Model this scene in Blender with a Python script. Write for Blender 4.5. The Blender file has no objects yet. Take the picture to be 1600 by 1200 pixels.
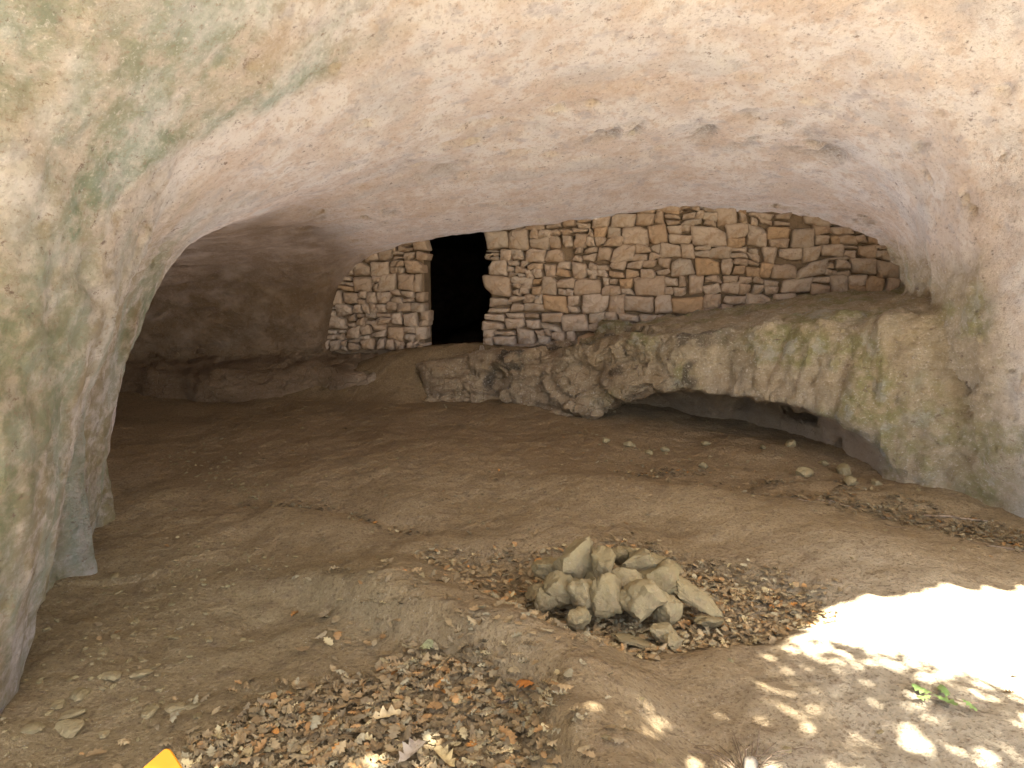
import bpy, bmesh, math, random
import numpy as np
from mathutils import Vector, Matrix

rng = np.random.default_rng(7)
random.seed(7)
R = math.radians
scene = bpy.context.scene
col = scene.collection

# ------------------------------------------------------------------ camera
cam_d = bpy.data.cameras.new('camera')
cam_d.sensor_width = 36.0
cam_d.lens = 36.0 * 1150 / 1600
cam_d.clip_start = 0.05
cam_d.clip_end = 2000
cam = bpy.data.objects.new('camera', cam_d)
col.objects.link(cam)
cam.location = (0, 0, 1.6)
cam.rotation_euler = (R(90 - 8.4), 0, 0)
scene.camera = cam

# ------------------------------------------------------------------ sky, sun, exposure
SUN_EL, SUN_AZ = R(52), R(20)            # azimuth measured from straight behind the camera, to its right
TO_SUN = Vector((math.sin(SUN_AZ) * math.cos(SUN_EL), -math.cos(SUN_AZ) * math.cos(SUN_EL), math.sin(SUN_EL)))
world = bpy.data.worlds.new('World')
scene.world = world
world.use_nodes = True
wn = world.node_tree.nodes
sky = wn.new('ShaderNodeTexSky')
sky.sky_type = 'NISHITA'
sky.sun_disc = False
sky.air_density = 0.8
sky.dust_density = 2.5
sky.ozone_density = 0.6
sky.sun_elevation = SUN_EL
sky.sun_rotation = math.atan2(TO_SUN.x, TO_SUN.y)
wn['Background'].inputs['Strength'].default_value = 0.05
world.node_tree.links.new(sky.outputs[0], wn['Background'].inputs['Color'])
sun_d = bpy.data.lights.new('sun', 'SUN')
sun_d.energy = 5.0
sun_d.angle = R(0.53)
sun_d.color = (1.0, 0.93, 0.83)
sun = bpy.data.objects.new('sun', sun_d)
col.objects.link(sun)
sun.rotation_euler = TO_SUN.to_track_quat('Z', 'Y').to_euler()
scene.view_settings.view_transform = 'Standard'
scene.view_settings.look = 'None'
scene.view_settings.exposure = 4.1
scene.view_settings.gamma = 1.0
scene.view_settings.use_curve_mapping = False
scene.render.engine = 'CYCLES'
scene.cycles.use_denoising = True
scene.cycles.max_bounces = 10
scene.cycles.diffuse_bounces = 8
scene.cycles.glossy_bounces = 2
scene.cycles.sample_clamp_indirect = 8.0

# ------------------------------------------------------------------ numeric helpers
_P = rng.permutation(4096)
_V = rng.random(4096) * 2 - 1

def _h(ix, iy, iz):
    return _V[(_P[(_P[(_P[ix & 4095] + iy) & 4095] + iz) & 4095])]

def vnoise(x, y, z=0.0):
    x, y, z = np.broadcast_arrays(np.asarray(x, float), np.asarray(y, float), np.asarray(z, float))
    ix, iy, iz = np.floor(x).astype(np.int64), np.floor(y).astype(np.int64), np.floor(z).astype(np.int64)
    fx, fy, fz = x - ix, y - iy, z - iz
    fx, fy, fz = [t * t * t * (t * (t * 6 - 15) + 10) for t in (fx, fy, fz)]
    def lerp(a, b, t): return a + (b - a) * t
    r = []
    for k in (0, 1):
        a = lerp(_h(ix, iy, iz + k), _h(ix + 1, iy, iz + k), fx)
        b = lerp(_h(ix, iy + 1, iz + k), _h(ix + 1, iy + 1, iz + k), fx)
        r.append(lerp(a, b, fy))
    return lerp(r[0], r[1], fz)

def fbm(x, y, z=0.0, oct=4, gain=0.5):
    s, a, f = 0.0, 1.0, 1.0
    for k in range(oct):
        s = s + a * vnoise(x * f + 17.3 * k, y * f + 5.1 * k, z * f + 9.7 * k)
        a *= gain
        f *= 2.03
    return s

def sstep(a, b, x):
    t = np.clip((x - a) / (b - a), 0, 1)
    return t * t * (3 - 2 * t)

def gblur(a, s, axis):
    if s <= 0: return a
    n = int(3 * s) + 1
    k = np.exp(-0.5 * (np.arange(-n, n + 1) / s) ** 2)
    k /= k.sum()
    pad = [(0, 0), (0, 0)]
    pad[axis] = (n, n)
    p = np.pad(a, pad, mode='edge')
    return np.apply_along_axis(lambda v: np.convolve(v, k, 'valid'), axis, p)

def smax(a, b, k):
    h = np.clip(0.5 + 0.5 * (a - b) / k, 0, 1)
    return b + (a - b) * h + k * h * (1 - h)

def smin(a, b, k):
    return -smax(-a, -b, k)

def worley(p, seed=0):
    """two nearest jittered cells: (F1, F2, id value)"""
    ip = np.floor(p).astype(np.int64)
    d1 = np.full(len(p), 9.0); d2 = np.full(len(p), 9.0); v = np.zeros(len(p)); off = np.zeros((len(p), 3))
    for dx in (-1, 0, 1):
        for dy in (-1, 0, 1):
            for dz in (-1, 0, 1):
                c = ip + (dx, dy, dz)
                j = np.stack([_h(c[:, 0] + 11 + seed, c[:, 1], c[:, 2]), _h(c[:, 0], c[:, 1] + 37, c[:, 2] + seed), _h(c[:, 0] + 5, c[:, 1], c[:, 2] + 71)], 1)
                q = c + 0.5 + 0.45 * j
                d = np.linalg.norm(q - p, axis=1)
                idv = _h(c[:, 0] + 91, c[:, 1] + 13, c[:, 2] + 7)
                n = d < d1
                d2 = np.where(n, d1, np.minimum(d2, d))
                v = np.where(n, idv, v)
                off = np.where(n[:, None], p - q, off)
                d1 = np.where(n, d, d1)
    return d1, d2, v, off

# ------------------------------------------------------------------ object helpers
def link_mesh(name, me, mat=None, parent=None):
    o = bpy.data.objects.new(name, me)
    col.objects.link(o)
    if mat and not me.materials: me.materials.append(mat)
    if parent: o.parent = parent
    return o

def np_mesh(name, verts, faces, smooth=True):
    """faces: (n,3) or (n,4) int array"""
    me = bpy.data.meshes.new(name)
    verts = np.asarray(verts, np.float32); faces = np.asarray(faces, np.int32)
    k = faces.shape[1]
    me.vertices.add(len(verts)); me.vertices.foreach_set('co', verts.ravel())
    me.loops.add(faces.size); me.loops.foreach_set('vertex_index', faces.ravel())
    me.polygons.add(len(faces))
    me.polygons.foreach_set('loop_start', np.arange(0, faces.size, k, dtype=np.int32))
    me.polygons.foreach_set('use_smooth', np.full(len(faces), smooth))
    me.update(calc_edges=True)
    me.validate()
    return me

def color_attr(me, name, rgb):
    a = me.color_attributes.new(name, 'FLOAT_COLOR', 'POINT')
    c = np.ones((len(me.vertices), 4), np.float32)
    c[:, :3] = rgb
    a.data.foreach_set('color', c.ravel())

def tag(o, label=None, cat=None, group=None, kind=None):
    if label: o['label'] = label
    if cat: o['category'] = cat
    if group: o['group'] = group
    if kind: o['kind'] = kind
    return o

def empty(name, loc=(0, 0, 0)):
    o = bpy.data.objects.new(name, None)
    o.empty_display_size = 0.1
    col.objects.link(o)
    o.location = loc
    return o

# ------------------------------------------------------------------ material helper
class NT:
    def __init__(s, name):
        s.m = bpy.data.materials.new(name)
        s.m.use_nodes = True
        s.t = s.m.node_tree
        s.b = s.t.nodes['Principled BSDF']
        s.b.inputs['Roughness'].default_value = 0.92
        s.b.inputs['Specular IOR Level'].default_value = 0.2
        s.tc = s.t.nodes.new('ShaderNodeTexCoord')
    def link(s, a, b): s.t.links.new(a, b)
    def n(s, typ, **kw):
        o = s.t.nodes.new(typ)
        for k, v in kw.items(): setattr(o, k, v)
        return o
    def _in(s, sock, v):
        if isinstance(v, bpy.types.NodeSocket): s.link(v, sock)
        else: sock.default_value = v if not (isinstance(v, tuple) and len(v) == 3 and sock.type == 'RGBA') else v + (1,)
    def coord(s, scale=(1, 1, 1), rot=(0, 0, 0)):
        mp = s.n('ShaderNodeMapping')
        mp.inputs['Scale'].default_value = scale
        mp.inputs['Rotation'].default_value = rot
        s.link(s.tc.outputs['Object'], mp.inputs['Vector'])
        return mp.outputs[0]
    def noise(s, scale, detail=4, rough=0.6, vec=None, dist=0.0):
        o = s.n('ShaderNodeTexNoise')
        o.inputs['Scale'].default_value = scale; o.inputs['Detail'].default_value = detail
        o.inputs['Roughness'].default_value = rough; o.inputs['Distortion'].default_value = dist
        s.link(vec or s.tc.outputs['Object'], o.inputs['Vector'])
        return o.outputs['Fac']
    def voro(s, scale, vec=None, feature='F1'):
        o = s.n('ShaderNodeTexVoronoi', feature=feature)
        o.inputs['Scale'].default_value = scale
        s.link(vec or s.tc.outputs['Object'], o.inputs['Vector'])
        return o.outputs['Distance']
    def ramp(s, v, a, b, lo=0.0, hi=1.0):
        o = s.n('ShaderNodeMapRange', interpolation_type='SMOOTHSTEP')
        s._in(o.inputs['Value'], v)
        o.inputs['From Min'].default_value = a; o.inputs['From Max'].default_value = b
        o.inputs['To Min'].default_value = lo; o.inputs['To Max'].default_value = hi
        return o.outputs[0]
    def math(s, op, a, b=0.0):
        o = s.n('ShaderNodeMath', operation=op)
        s._in(o.inputs[0], a); s._in(o.inputs[1], b)
        return o.outputs[0]
    def mix(s, f, a, b, blend='MIX'):
        o = s.n('ShaderNodeMix', data_type='RGBA', blend_type=blend)
        s._in(o.inputs['Factor'], f); s._in(o.inputs['A'], a); s._in(o.inputs['B'], b)
        return o.outputs['Result']
    def attr(s, name):
        o = s.n('ShaderNodeAttribute', attribute_name=name)
        sp = s.n('ShaderNodeSeparateColor')
        s.link(o.outputs['Color'], sp.inputs[0])
        return sp.outputs
    def bump(s, h, dist, strength=1.0, prev=None):
        o = s.n('ShaderNodeBump')
        o.inputs['Distance'].default_value = dist; o.inputs['Strength'].default_value = strength
        s.link(h, o.inputs['Height'])
        if prev: s.link(prev, o.inputs['Normal'])
        return o.outputs[0]
    def done(s, color, normal=None):
        s._in(s.b.inputs['Base Color'], color)
        if normal: s.link(normal, s.b.inputs['Normal'])
        return s.m

# ================================================================== CAVE SHAPE (roof and rock shelf as height functions)
ST = [  # depth y, then (x, roof height) across the cave
 (-3.0, [(-6.5, -1), (-6, 2), (-5, 4), (-2, 4.6), (3, 4.6), (6, 4.2), (6.6, 3), (6.8, -1)]),
 (0.0, [(-4.2, -1), (-3.6, 1), (-3, 2.6), (-2, 3.5), (-.5, 4.0), (1, 4.1), (3, 4.1), (5, 3.9), (6, 3), (6.6, -1)]),
 (2.4, [(-2.05, -1), (-1.82, 0), (-1.74, 1.1), (-1.6, 1.8), (-1.35, 2.3), (-1.0, 2.75), (-.2, 3.4), (1, 3.75), (3, 3.75), (4, 3.3), (4.6, 2.5), (4.9, 1), (5, -1)]),
 (3.8, [(-2.5, -1), (-2.36, 0), (-2.3, .9), (-2.15, 1.45), (-1.9, 1.8), (-1.55, 2.13), (-1.0, 2.6), (-.3, 3.1), (1, 3.4), (2.3, 3.3), (3.0, 2.85), (3.4, 2.3), (3.6, 1.5), (3.7, 0), (3.75, -1)]),
 (5.0, [(-3.1, -1), (-2.98, 0.2), (-2.93, .8), (-2.8, 1.25), (-2.58, 1.52), (-2.12, 1.83), (-1.4, 2.25), (-.5, 2.72), (.4, 3.0), (1.2, 3.1), (2.2, 2.95), (2.8, 2.55), (3.1, 2.0), (3.22, 1.2), (3.32, 0), (3.38, -1)]),
 (6.2, [(-4.6, -1), (-4.4, .8), (-3.8, 1.55), (-3, 1.85), (-2, 2.12), (-1, 2.45), (0, 2.7), (1.5, 2.82), (2.7, 2.6), (3.2, 2.28), (3.5, 1.85), (3.66, 1.45), (3.75, .5), (3.8, -1)]),
 (7.5, [(-5.6, -1), (-5.4, .8), (-4.8, 1.5), (-4, 1.78), (-3, 1.93), (-2, 2.05), (-1, 2.22), (0, 2.4), (1.5, 2.6), (3, 2.44), (3.8, 2.15), (4.2, 1.8), (4.4, 1.4), (4.5, -1)]),
 (8.8, [(-5.6, -1), (-5.3, .6), (-4.8, 1.3), (-4, 1.6), (-3, 1.8), (-2.2, 1.85), (-1.1, 1.99), (-.33, 2.13), (.6, 2.26), (1.85, 2.4), (3.4, 2.25), (4.1, 2.05), (4.45, 1.7), (4.6, 1), (4.7, -1)]),
 (9.4, [(-5.5, -1), (-5, .2), (-4.2, .8), (-3, 1.2), (-2.5, 1.3), (-2.3, 1.55), (-2.0, 1.78), (-1.7, 1.92), (-1.1, 1.99), (-.33, 2.13), (.6, 2.25), (1.85, 2.38), (3.4, 2.2), (4.1, 1.9), (4.5, 1.3), (4.7, -1)]),
 (9.9, [(-6, -1), (-2.6, -1), (-2.35, 1.3), (-2.0, 1.78), (-1.7, 1.92), (-1.1, 2.3), (-.33, 2.5), (2, 2.6), (3.4, 2.1), (4.1, 1.8), (4.5, 1.2), (4.7, -1)]),
 (10.6, [(-6, -1), (-2.6, -1), (-2.35, 1.3), (-2.0, 2.4), (-1.1, 3.0), (2, 3.0), (3.4, 2.4), (4.1, 1.6), (4.6, -1)]),
]
VX = 0.036
gx = np.arange(-6.2, 6.6, VX); gy = np.arange(-2.4, 10.3, VX); gz = np.arange(-0.5, 4.7, VX)

def roof_field(gx, gy):
    rows = np.stack([np.interp(gx, [p[0] for p in pts], [p[1] for p in pts]) for _, pts in ST], 1)
    ys = np.array([s[0] for s in ST])
    k = np.clip(np.searchsorted(ys, gy) - 1, 0, len(ys) - 2)
    t = (gy - ys[k]) / (ys[k + 1] - ys[k])
    t = np.clip(t, 0, 1)
    C = rows[:, k] * (1 - t) + rows[:, k + 1] * t
    st = gx[1] - gx[0]
    C = gblur(gblur(C, 0.07 / st, 0), 0.16 / st, 1)
    X, Y = np.meshgrid(gx, gy, indexing='ij')
    ylip = np.interp(X, [-6, -3, 0, 1.5, 2.2, 2.65, 3.2, 3.8, 6.5], [-2.0, -1.8, -1.0, -.65, -.2, .42, .66, .8, .9]) + 0.14 * fbm(X * 2.6, 3.3, 0, 4, .65)
    C = C + 6 * np.clip((ylip - Y) / 0.8, 0, 3) ** 1.4
    return C

EDGE = np.array([(-1.25, 8.75), (-1.1, 8.5), (-.14, 8.05), (.94, 7.2), (2.0, 6.3), (2.78, 5.55), (3.4, 4.95), (4.0, 4.2)])

def edge_y(x):
    return np.interp(x, EDGE[:, 0], EDGE[:, 1])

def shelf_top(X):
    return np.interp(X, [-1.4, -1.1, -.5, 0, .6, .95, 1.12, 1.5, 2.3, 3.5, 4.3, 5],
                     [.20, .48, .62, .70, .78, .83, 1.0, 1.05, 1.19, 1.38, 1.42, 1.45])

def shelf_field(gx, gy):
    X, Y = np.meshgrid(gx, gy, indexing='ij')
    s = (Y - edge_y(X)) * 0.78 + 0.05 * fbm(X * 3, Y * 3, 2, 3)      # distance behind the shelf's front
    T = shelf_top(X)
    # left of x = 1 the shelf top slopes on to the foot of the wall
    T = T + np.where(X < 1.0, np.clip(s - 0.1, 0, 1.2) * np.interp(X, [-1.3, -.4, .9], [.05, .04, .0]), 0)
    face = sstep(-0.10, 0.30, s)
    L = -0.6 + (T + 0.6) * face
    L = np.where(X < -1.5, -0.6, L)
    # low rock step before the far wall of the left chamber
    s2 = Y - (8.55 + 0.12 * np.sin(X * 2.2) + 0.1 * fbm(X * 2.5, Y * 2, 5, 2))
    T2 = 0.42 + 0.1 * np.clip(s2, 0, 2) + 0.06 * fbm(X * 2, Y * 2, 8, 2)
    m2 = sstep(-0.05, 0.22, s2) * sstep(-1.35, -1.7, X)
    L = np.maximum(L, -0.6 + (T2 + 0.6) * m2)
    # threshold behind the wall
    L = np.where(Y > 9.6, np.where(Y < 9.9, np.maximum(np.minimum(L, .64), .56), -.6), L)
    st = gx[1] - gx[0]
    return gblur(gblur(L, 0.03 / st, 0), 0.03 / st, 1)

def surface_nets(D, origin, h):
    S = D < 0
    nx, ny, nz = D.shape
    cnt = np.zeros((nx - 1, ny - 1, nz - 1), np.int8)
    for a in (0, 1):
        for b in (0, 1):
            for c in (0, 1):
                cnt += S[a:nx - 1 + a, b:ny - 1 + b, c:nz - 1 + c]
    act = (cnt > 0) & (cnt < 8)
    I = np.argwhere(act)
    idx = np.full(act.shape, -1, np.int32)
    idx[act] = np.arange(len(I), dtype=np.int32)
    corners = np.array([(a, b, c) for a in (0, 1) for b in (0, 1) for c in (0, 1)])
    cv = np.stack([D[I[:, 0] + a, I[:, 1] + b, I[:, 2] + c] for a, b, c in corners], 1)
    pos = np.zeros((len(I), 3)); num = np.zeros(len(I))
    for i in range(8):
        for j in range(i + 1, 8):
            if np.abs(corners[i] - corners[j]).sum() != 1: continue
            m = (cv[:, i] < 0) != (cv[:, j] < 0)
            t = cv[:, i] / np.where(m, cv[:, i] - cv[:, j], 1)
            p = corners[i] + (corners[j] - corners[i]) * t[:, None]
            pos[m] += p[m]; num[m] += 1
    V = (I + pos / num[:, None]) * h + origin
    F = []
    for ax in range(3):
        sl0 = [slice(None)] * 3; sl1 = [slice(None)] * 3
        sl0[ax] = slice(0, -1); sl1[ax] = slice(1, None)
        ch = S[tuple(sl0)] != S[tuple(sl1)]
        E = np.argwhere(ch)
        o1, o2 = [a for a in range(3) if a != ax]
        ok = (E[:, o1] > 0) & (E[:, o2] > 0) & (E[:, o1] < D.shape[o1] - 1) & (E[:, o2] < D.shape[o2] - 1)
        E = E[ok]
        q = []
        for d1, d2 in ((1, 1), (0, 1), (0, 0), (1, 0)):
            e = E.copy(); e[:, o1] -= d1; e[:, o2] -= d2
            q.append(idx[e[:, 0], e[:, 1], e[:, 2]])
        q = np.stack(q, 1)
        flip = S[E[:, 0], E[:, 1], E[:, 2]]
        if ax == 1: flip = ~flip
        q[flip] = q[flip][:, ::-1]
        F.append(q)
    return V, np.concatenate(F)

C2 = roof_field(gx, gy)
L2 = shelf_field(gx, gy)
def slope_norm(A):
    a, b = np.gradient(A, VX)
    return np.sqrt(1 + np.clip(a * a + b * b, 0, 60))
D = smax((gz[None, None, :] - C2[:, :, None]) / slope_norm(C2)[:, :, None],
         (L2[:, :, None] - gz[None, None, :]) / slope_norm(L2)[:, :, None], 0.10).astype(np.float32)
# hollow under the shelf, and two small holes at its back
Xg, Yg = np.meshgrid(gx, gy, indexing='ij')
ax_t = (Xg - 1.92) / 1.04
sB = (Yg - edge_y(Xg)) * 0.78
wob = 0.10 * fbm(Xg * 2.2, Yg * 2.2, 3, 3)
base = np.abs(ax_t) ** 3 + (np.clip(sB, 0, 9) / (1.3 + wob)) ** 2
A = (np.sqrt(base[:, :, None] + (np.clip(gz, 0, 9) / 0.54)[None, None, :] ** 2) - 1) * 0.5
D = smin(D, A.astype(np.float32), 0.05)
for (hx, hy, hz, hr) in ((2.25, 7.35, .34, .15), (2.72, 6.75, .44, .19), (3.16, 5.05, .93, .06)):
    if hr > 0:
        H = np.sqrt((Xg[:, :, None] - hx) ** 2 + ((Yg[:, :, None] - hy) * .5) ** 2 + (gz[None, None, :] - hz) ** 2) - hr
        D = smin(D, H.astype(np.float32), 0.03)
# flowstone curtain and a lower buttress on the left jamb
def column(cx, cy, r, ztop, lean=0.0):
    q = np.sqrt((Xg[:, :, None] - cx - lean * gz[None, None, :]) ** 2 + (Yg[:, :, None] - cy) ** 2) - r * (1 + 0.08 * np.exp(-gz / 0.25))[None, None, :]
    return smax(q, (gz - ztop)[None, None, :] * 0.6, 0.3).astype(np.float32)
for args in ((-2.31, 3.76, .08, 1.3, .0), (-2.68, 4.55, .13, .7, -.05)):
    D = -smin(-D, column(*args), 0.14)
D = -D     # solid where negative
V, F = surface_nets(-D, np.array([gx[0], gy[0], gz[0]]), VX)
del D, A

def vert_normals(V, F):
    n = np.cross(V[F[:, 2]] - V[F[:, 0]], V[F[:, 3]] - V[F[:, 1]])
    N = np.zeros_like(V)
    for k in range(4):
        for c in range(3):
            N[:, c] += np.bincount(F[:, k], n[:, c], len(V))
    return N / np.maximum(np.linalg.norm(N, axis=1, keepdims=True), 1e-9)

N = vert_normals(V, F)
x, y, z = V.T
# make the normals point into the air (towards the inside of the cave)
roofc = np.interp(y, [0, 12], [1.2, 1.2])
if np.mean(N[(z > 2) & (y > 2) & (y < 7)][:, 2]) > 0:
    F = F[:, ::-1]; N = -N
# ---- regional masks
sback = (y - edge_y(x)) * 0.78
m_shelf = sstep(1.75, 1.25, z - 0.25 * np.clip(x - 2.5, 0, 2)) * sstep(-0.35, -0.05, sback) * sstep(-1.5, -1.1, x) * sstep(9.4, 8.9, y)
m_jamb = sstep(-1.2, -1.8, x) * sstep(5.2, 4.8, y) * sstep(2.3, 1.3, z)
m_step = sstep(-1.3, -1.6, x) * sstep(0.8, 0.55, z) * sstep(8.0, 8.4, y)
m_block = np.clip(m_shelf * sstep(1.9, 0.9, x) + m_step, 0, 1)
# ---- relief along the normal
d = 0.03 * fbm(x * .9, y * .9, z * 1.1, 2)
d += 0.014 * fbm(x * 2.6, y * 3, z * 4, 4) + 0.009 * fbm(x * 9, y * 9, z * 11, 3)
d -= 0.012 * sstep(0.10, 0.0, np.abs(fbm(x * 1.7 + 4, y * 1.9, z * 3, 4))) * sstep(.1, .5, fbm(x * .9, y * .9 + 6, z, 2))
pit = fbm(x * 2.4 + 3, y * 4, z * 6, 4)
d -= 0.04 * sstep(0.75, 1.15, pit) * (1 - m_shelf)
d += m_jamb * (0.018 * fbm(x * 4, y * 4, z * 0.6, 3) + 0.010 * fbm(x * 13, y * 13, z * 4, 2))
scab = np.zeros(len(V))
for (cx, cy, rx, ry) in ((1.75, 6.2, .75, .35), (.95, 6.3, .35, .2), (-1.65, 7.4, .7, .35), (-.55, 6.2, .3, .3), (2.5, 6.3, .4, .2), (-.9, 5.4, .25, .25)):
    scab = np.maximum(scab, np.exp(-((x - cx) / rx) ** 2 - ((y - cy) / ry) ** 2))
scab = scab * sstep(1.75, 1.9, z) * sstep(.15, .5, fbm(x * 5 + 3, y * 3.2, z * 3, 4))
d -= 0.05 * scab
P3 = np.stack([x, y, z], 1)
wb = P3 + 0.05 * np.stack([fbm(x * 3, y * 3, z * 3, 2), fbm(x * 3 + 9, y * 3, z * 3, 2), fbm(x * 3, y * 3 + 9, z * 3, 2)], 1)
sel = (m_block > 0.02) | (m_shelf > 0.02)
blk = np.zeros(len(V))
if sel.any():
    f1, f2, v, o1 = worley(wb[sel] * (2.1, 2.1, 4.2))
    g1, g2, w, o2 = worley(wb[sel] * (5.0, 5.0, 9.0), 5)
    def facet(o, v, k):
        a, b = v * 40, v * 97
        return k * (o[:, 0] * np.sin(a) + o[:, 1] * np.cos(a) * .6 + o[:, 2] * np.sin(b))
    blk[sel] = 0.06 * v + facet(o1, v, .10) - 0.038 * sstep(0.06, 0.0, f2 - f1) + 0.018 * w + facet(o2, w, .035) - 0.012 * sstep(0.08, 0, g2 - g1)
d += blk * (m_block * (1 - .6 * m_step) + 0.15 * m_shelf * (1 - m_block))
d += m_shelf * (1 - m_block) * (0.03 * fbm(x * 4, y * 4, z * 1.6, 3) + 0.02 * fbm(x * 11, y * 11, z * 6, 3))
V = V + N * d[:, None]
rock_me = np_mesh('cave_rock', V, F)
rock_me.set_sharp_from_angle(angle=R(34))
x, y, z = V.T
N = vert_normals(V, F)
# ---- colour masks (stains and rock tints; 'far' also paints the left chamber's shade)
q = y - (2.7 + 1.1 * (z - 1.67)) + 0.18 * fbm(x * 2, y * 2, z * 2, 3)
streak = fbm(y * 4.2, x * .8, z * .8, 4)
algae = np.clip(sstep(0.25, -0.05, q) * sstep(-0.3, -1.2, x) * (0.25 + 0.6 * sstep(-.25, .5, streak)) + 0.6 * np.exp(-(q / .2) ** 2) * sstep(-0.6, -1.3, x), 0, 1)
algae = np.maximum(algae, m_jamb * sstep(0.05, 0.6, fbm(x * 3, y * 4.5, z * .5, 3)) * 0.8)
greyr = sstep(3.05, 3.35, x) * sstep(5.7, 5.1, y) * sstep(2.6, 1.9, z)
curtain = m_jamb * (np.exp(-((y - 3.74 + .05 * fbm(z * 2, 1.3, 0, 2)) / .09) ** 2) + .6 * np.exp(-((y - 3.2 + .05 * fbm(z * 2, 4.3, 0, 2)) / .06) ** 2))
grey = np.clip(1.4 * curtain + sstep(0.25, 0.9, fbm(x * 1.5, y * 3, z * 3 + 4, 4)) * 0.7 + greyr * 0.9, 0, 1)
inner = sstep(5.2, 6.6, y) * np.clip(sstep(-.2, -1.6, x) + 1.0 * sstep(2.9, 3.5, x) * sstep(2.45, 2.0, z) + .55 * sstep(5.8, 8.0, y), 0, 1)
ochre = np.clip(inner * 0.7 + 0.4 * sstep(0.25, 0.9, fbm(x * 1.2 + 7, y * 2, z * 2, 4)), 0, 1)
moss = np.clip(m_shelf * sstep(0.3, 1.4, x) * (0.25 + 0.75 * sstep(-0.1, 0.6, fbm(x * 3, y * 3, z * 3, 4))) + m_jamb * 0.55 * sstep(1.0, 0.1, z) * sstep(-.2, .5, fbm(x * 3, y * 3, z * 3, 3)), 0, 1)
lich = m_shelf * sstep(0.38, 0.62, fbm(x * 2.9 + 2, y * 2.9, z * 2.9, 3)) * sstep(2.3, 1.6, x)
far = sstep(-1.4, -2.2, x) * sstep(5.6, 6.6, y)  # brown rock of the left chamber, painted darker for its shade
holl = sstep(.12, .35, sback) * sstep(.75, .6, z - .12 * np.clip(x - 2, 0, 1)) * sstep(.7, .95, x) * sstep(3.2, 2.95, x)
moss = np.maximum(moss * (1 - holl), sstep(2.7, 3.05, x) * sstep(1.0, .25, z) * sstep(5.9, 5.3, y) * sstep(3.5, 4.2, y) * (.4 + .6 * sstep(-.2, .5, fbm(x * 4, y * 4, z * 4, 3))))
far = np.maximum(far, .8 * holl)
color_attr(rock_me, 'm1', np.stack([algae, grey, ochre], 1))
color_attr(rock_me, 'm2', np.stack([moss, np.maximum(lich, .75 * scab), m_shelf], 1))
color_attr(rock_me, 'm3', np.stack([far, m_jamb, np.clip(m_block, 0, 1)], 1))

def rock_material():
    t = NT('cave_limestone')
    m1, m2, m3 = t.attr('m1'), t.attr('m2'), t.attr('m3')
    st = t.coord((1.7, 1.3, 1.9))
    n1 = t.noise(1.6, 6, .62, st)
    n2 = t.noise(7, 6, .65, st)
    n3 = t.noise(26, 8, .78, st)
    c = t.mix(t.ramp(n1, .42, .58), (.72, .60, .505), (.82, .745, .675))
    c = t.mix(t.ramp(n2, .51, .64, 0, .6), c, (.62, .465, .35))
    c = t.mix(t.ramp(t.noise(4.2, 5, .6, st), .53, .68, 0, .7), c, (.54, .475, .45))
    c = t.mix(t.math('MULTIPLY', m1[2], t.ramp(n2, .25, .65, .25, .75)), c, (.62, .43, .275))
    c = t.mix(t.math('MULTIPLY', m3[1], t.ramp(n2, .35, .6, .35, .9)), c, (.33, .265, .155))
    c = t.mix(t.math('MULTIPLY', m1[1], .5), c, (.56, .545, .52))
    c = t.mix(t.math('MULTIPLY', m1[0], t.ramp(n2, .3, .62, .3, .9)), c, t.mix(t.ramp(n1, .4, .6), (.22, .27, .165), (.37, .42, .34)))
    c = t.mix(t.math('MULTIPLY', m2[2], .7), c, t.mix(t.ramp(n2, .35, .65), (.46, .36, .21), (.35, .255, .14)))
    c = t.mix(t.math('MULTIPLY', m3[2], .65), c, t.mix(t.ramp(n2, .35, .65), (.46, .34, .20), (.33, .225, .125)))
    c = t.mix(t.math('MULTIPLY', m2[0], t.ramp(n2, .33, .62, .2, .9)), c, (.31, .295, .13))
    c = t.mix(t.math('MULTIPLY', m2[0], t.ramp(t.noise(5, 4), .52, .64, 0, .6)), c, (.50, .49, .43))
    c = t.mix(t.math('MULTIPLY', m2[1], t.ramp(n3, .35, .6, .5, .95)), c, (.095, .08, .06))
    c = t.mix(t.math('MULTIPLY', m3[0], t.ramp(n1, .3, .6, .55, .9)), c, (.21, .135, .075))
    # small dark flecks and scabs
    fl = t.noise(9, 7, .75, t.coord((1.3, 1.2, 2.0)))
    c = t.mix(t.ramp(fl, .60, .66, 0, .85), c, (.26, .185, .14))
    c = t.mix(t.ramp(n3, .53, .64, 0, .7), c, (.37, .28, .205))
    c = t.mix(t.math('MULTIPLY', t.ramp(n3, .46, .34, 0, .6), t.math('SUBTRACT', 1.0, t.math('MAXIMUM', m3[0], m3[1]))), c, (.83, .77, .70))
    b = t.bump(t.noise(8, 8, .72, st), .08, 1.0)
    b = t.bump(n3, .035, 1.0, b)
    b = t.bump(t.ramp(fl, .60, .72, 1, 0), .03, .8, b)
    b = t.bump(t.noise(90, 4, .7), .008, 1.0, b)
    cr = t.ramp(t.voro(7, t.coord((1, 1, 1.5)), 'DISTANCE_TO_EDGE'), 0, .05)
    b = t.bump(t.math('MAXIMUM', cr, t.math('SUBTRACT', 1.0, m3[2])), .03, .7, b)
    return t.done(c, b)
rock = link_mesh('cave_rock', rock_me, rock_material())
tag(rock, 'pale pinkish limestone roof, walls and shelf of the cave', kind='structure')

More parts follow.
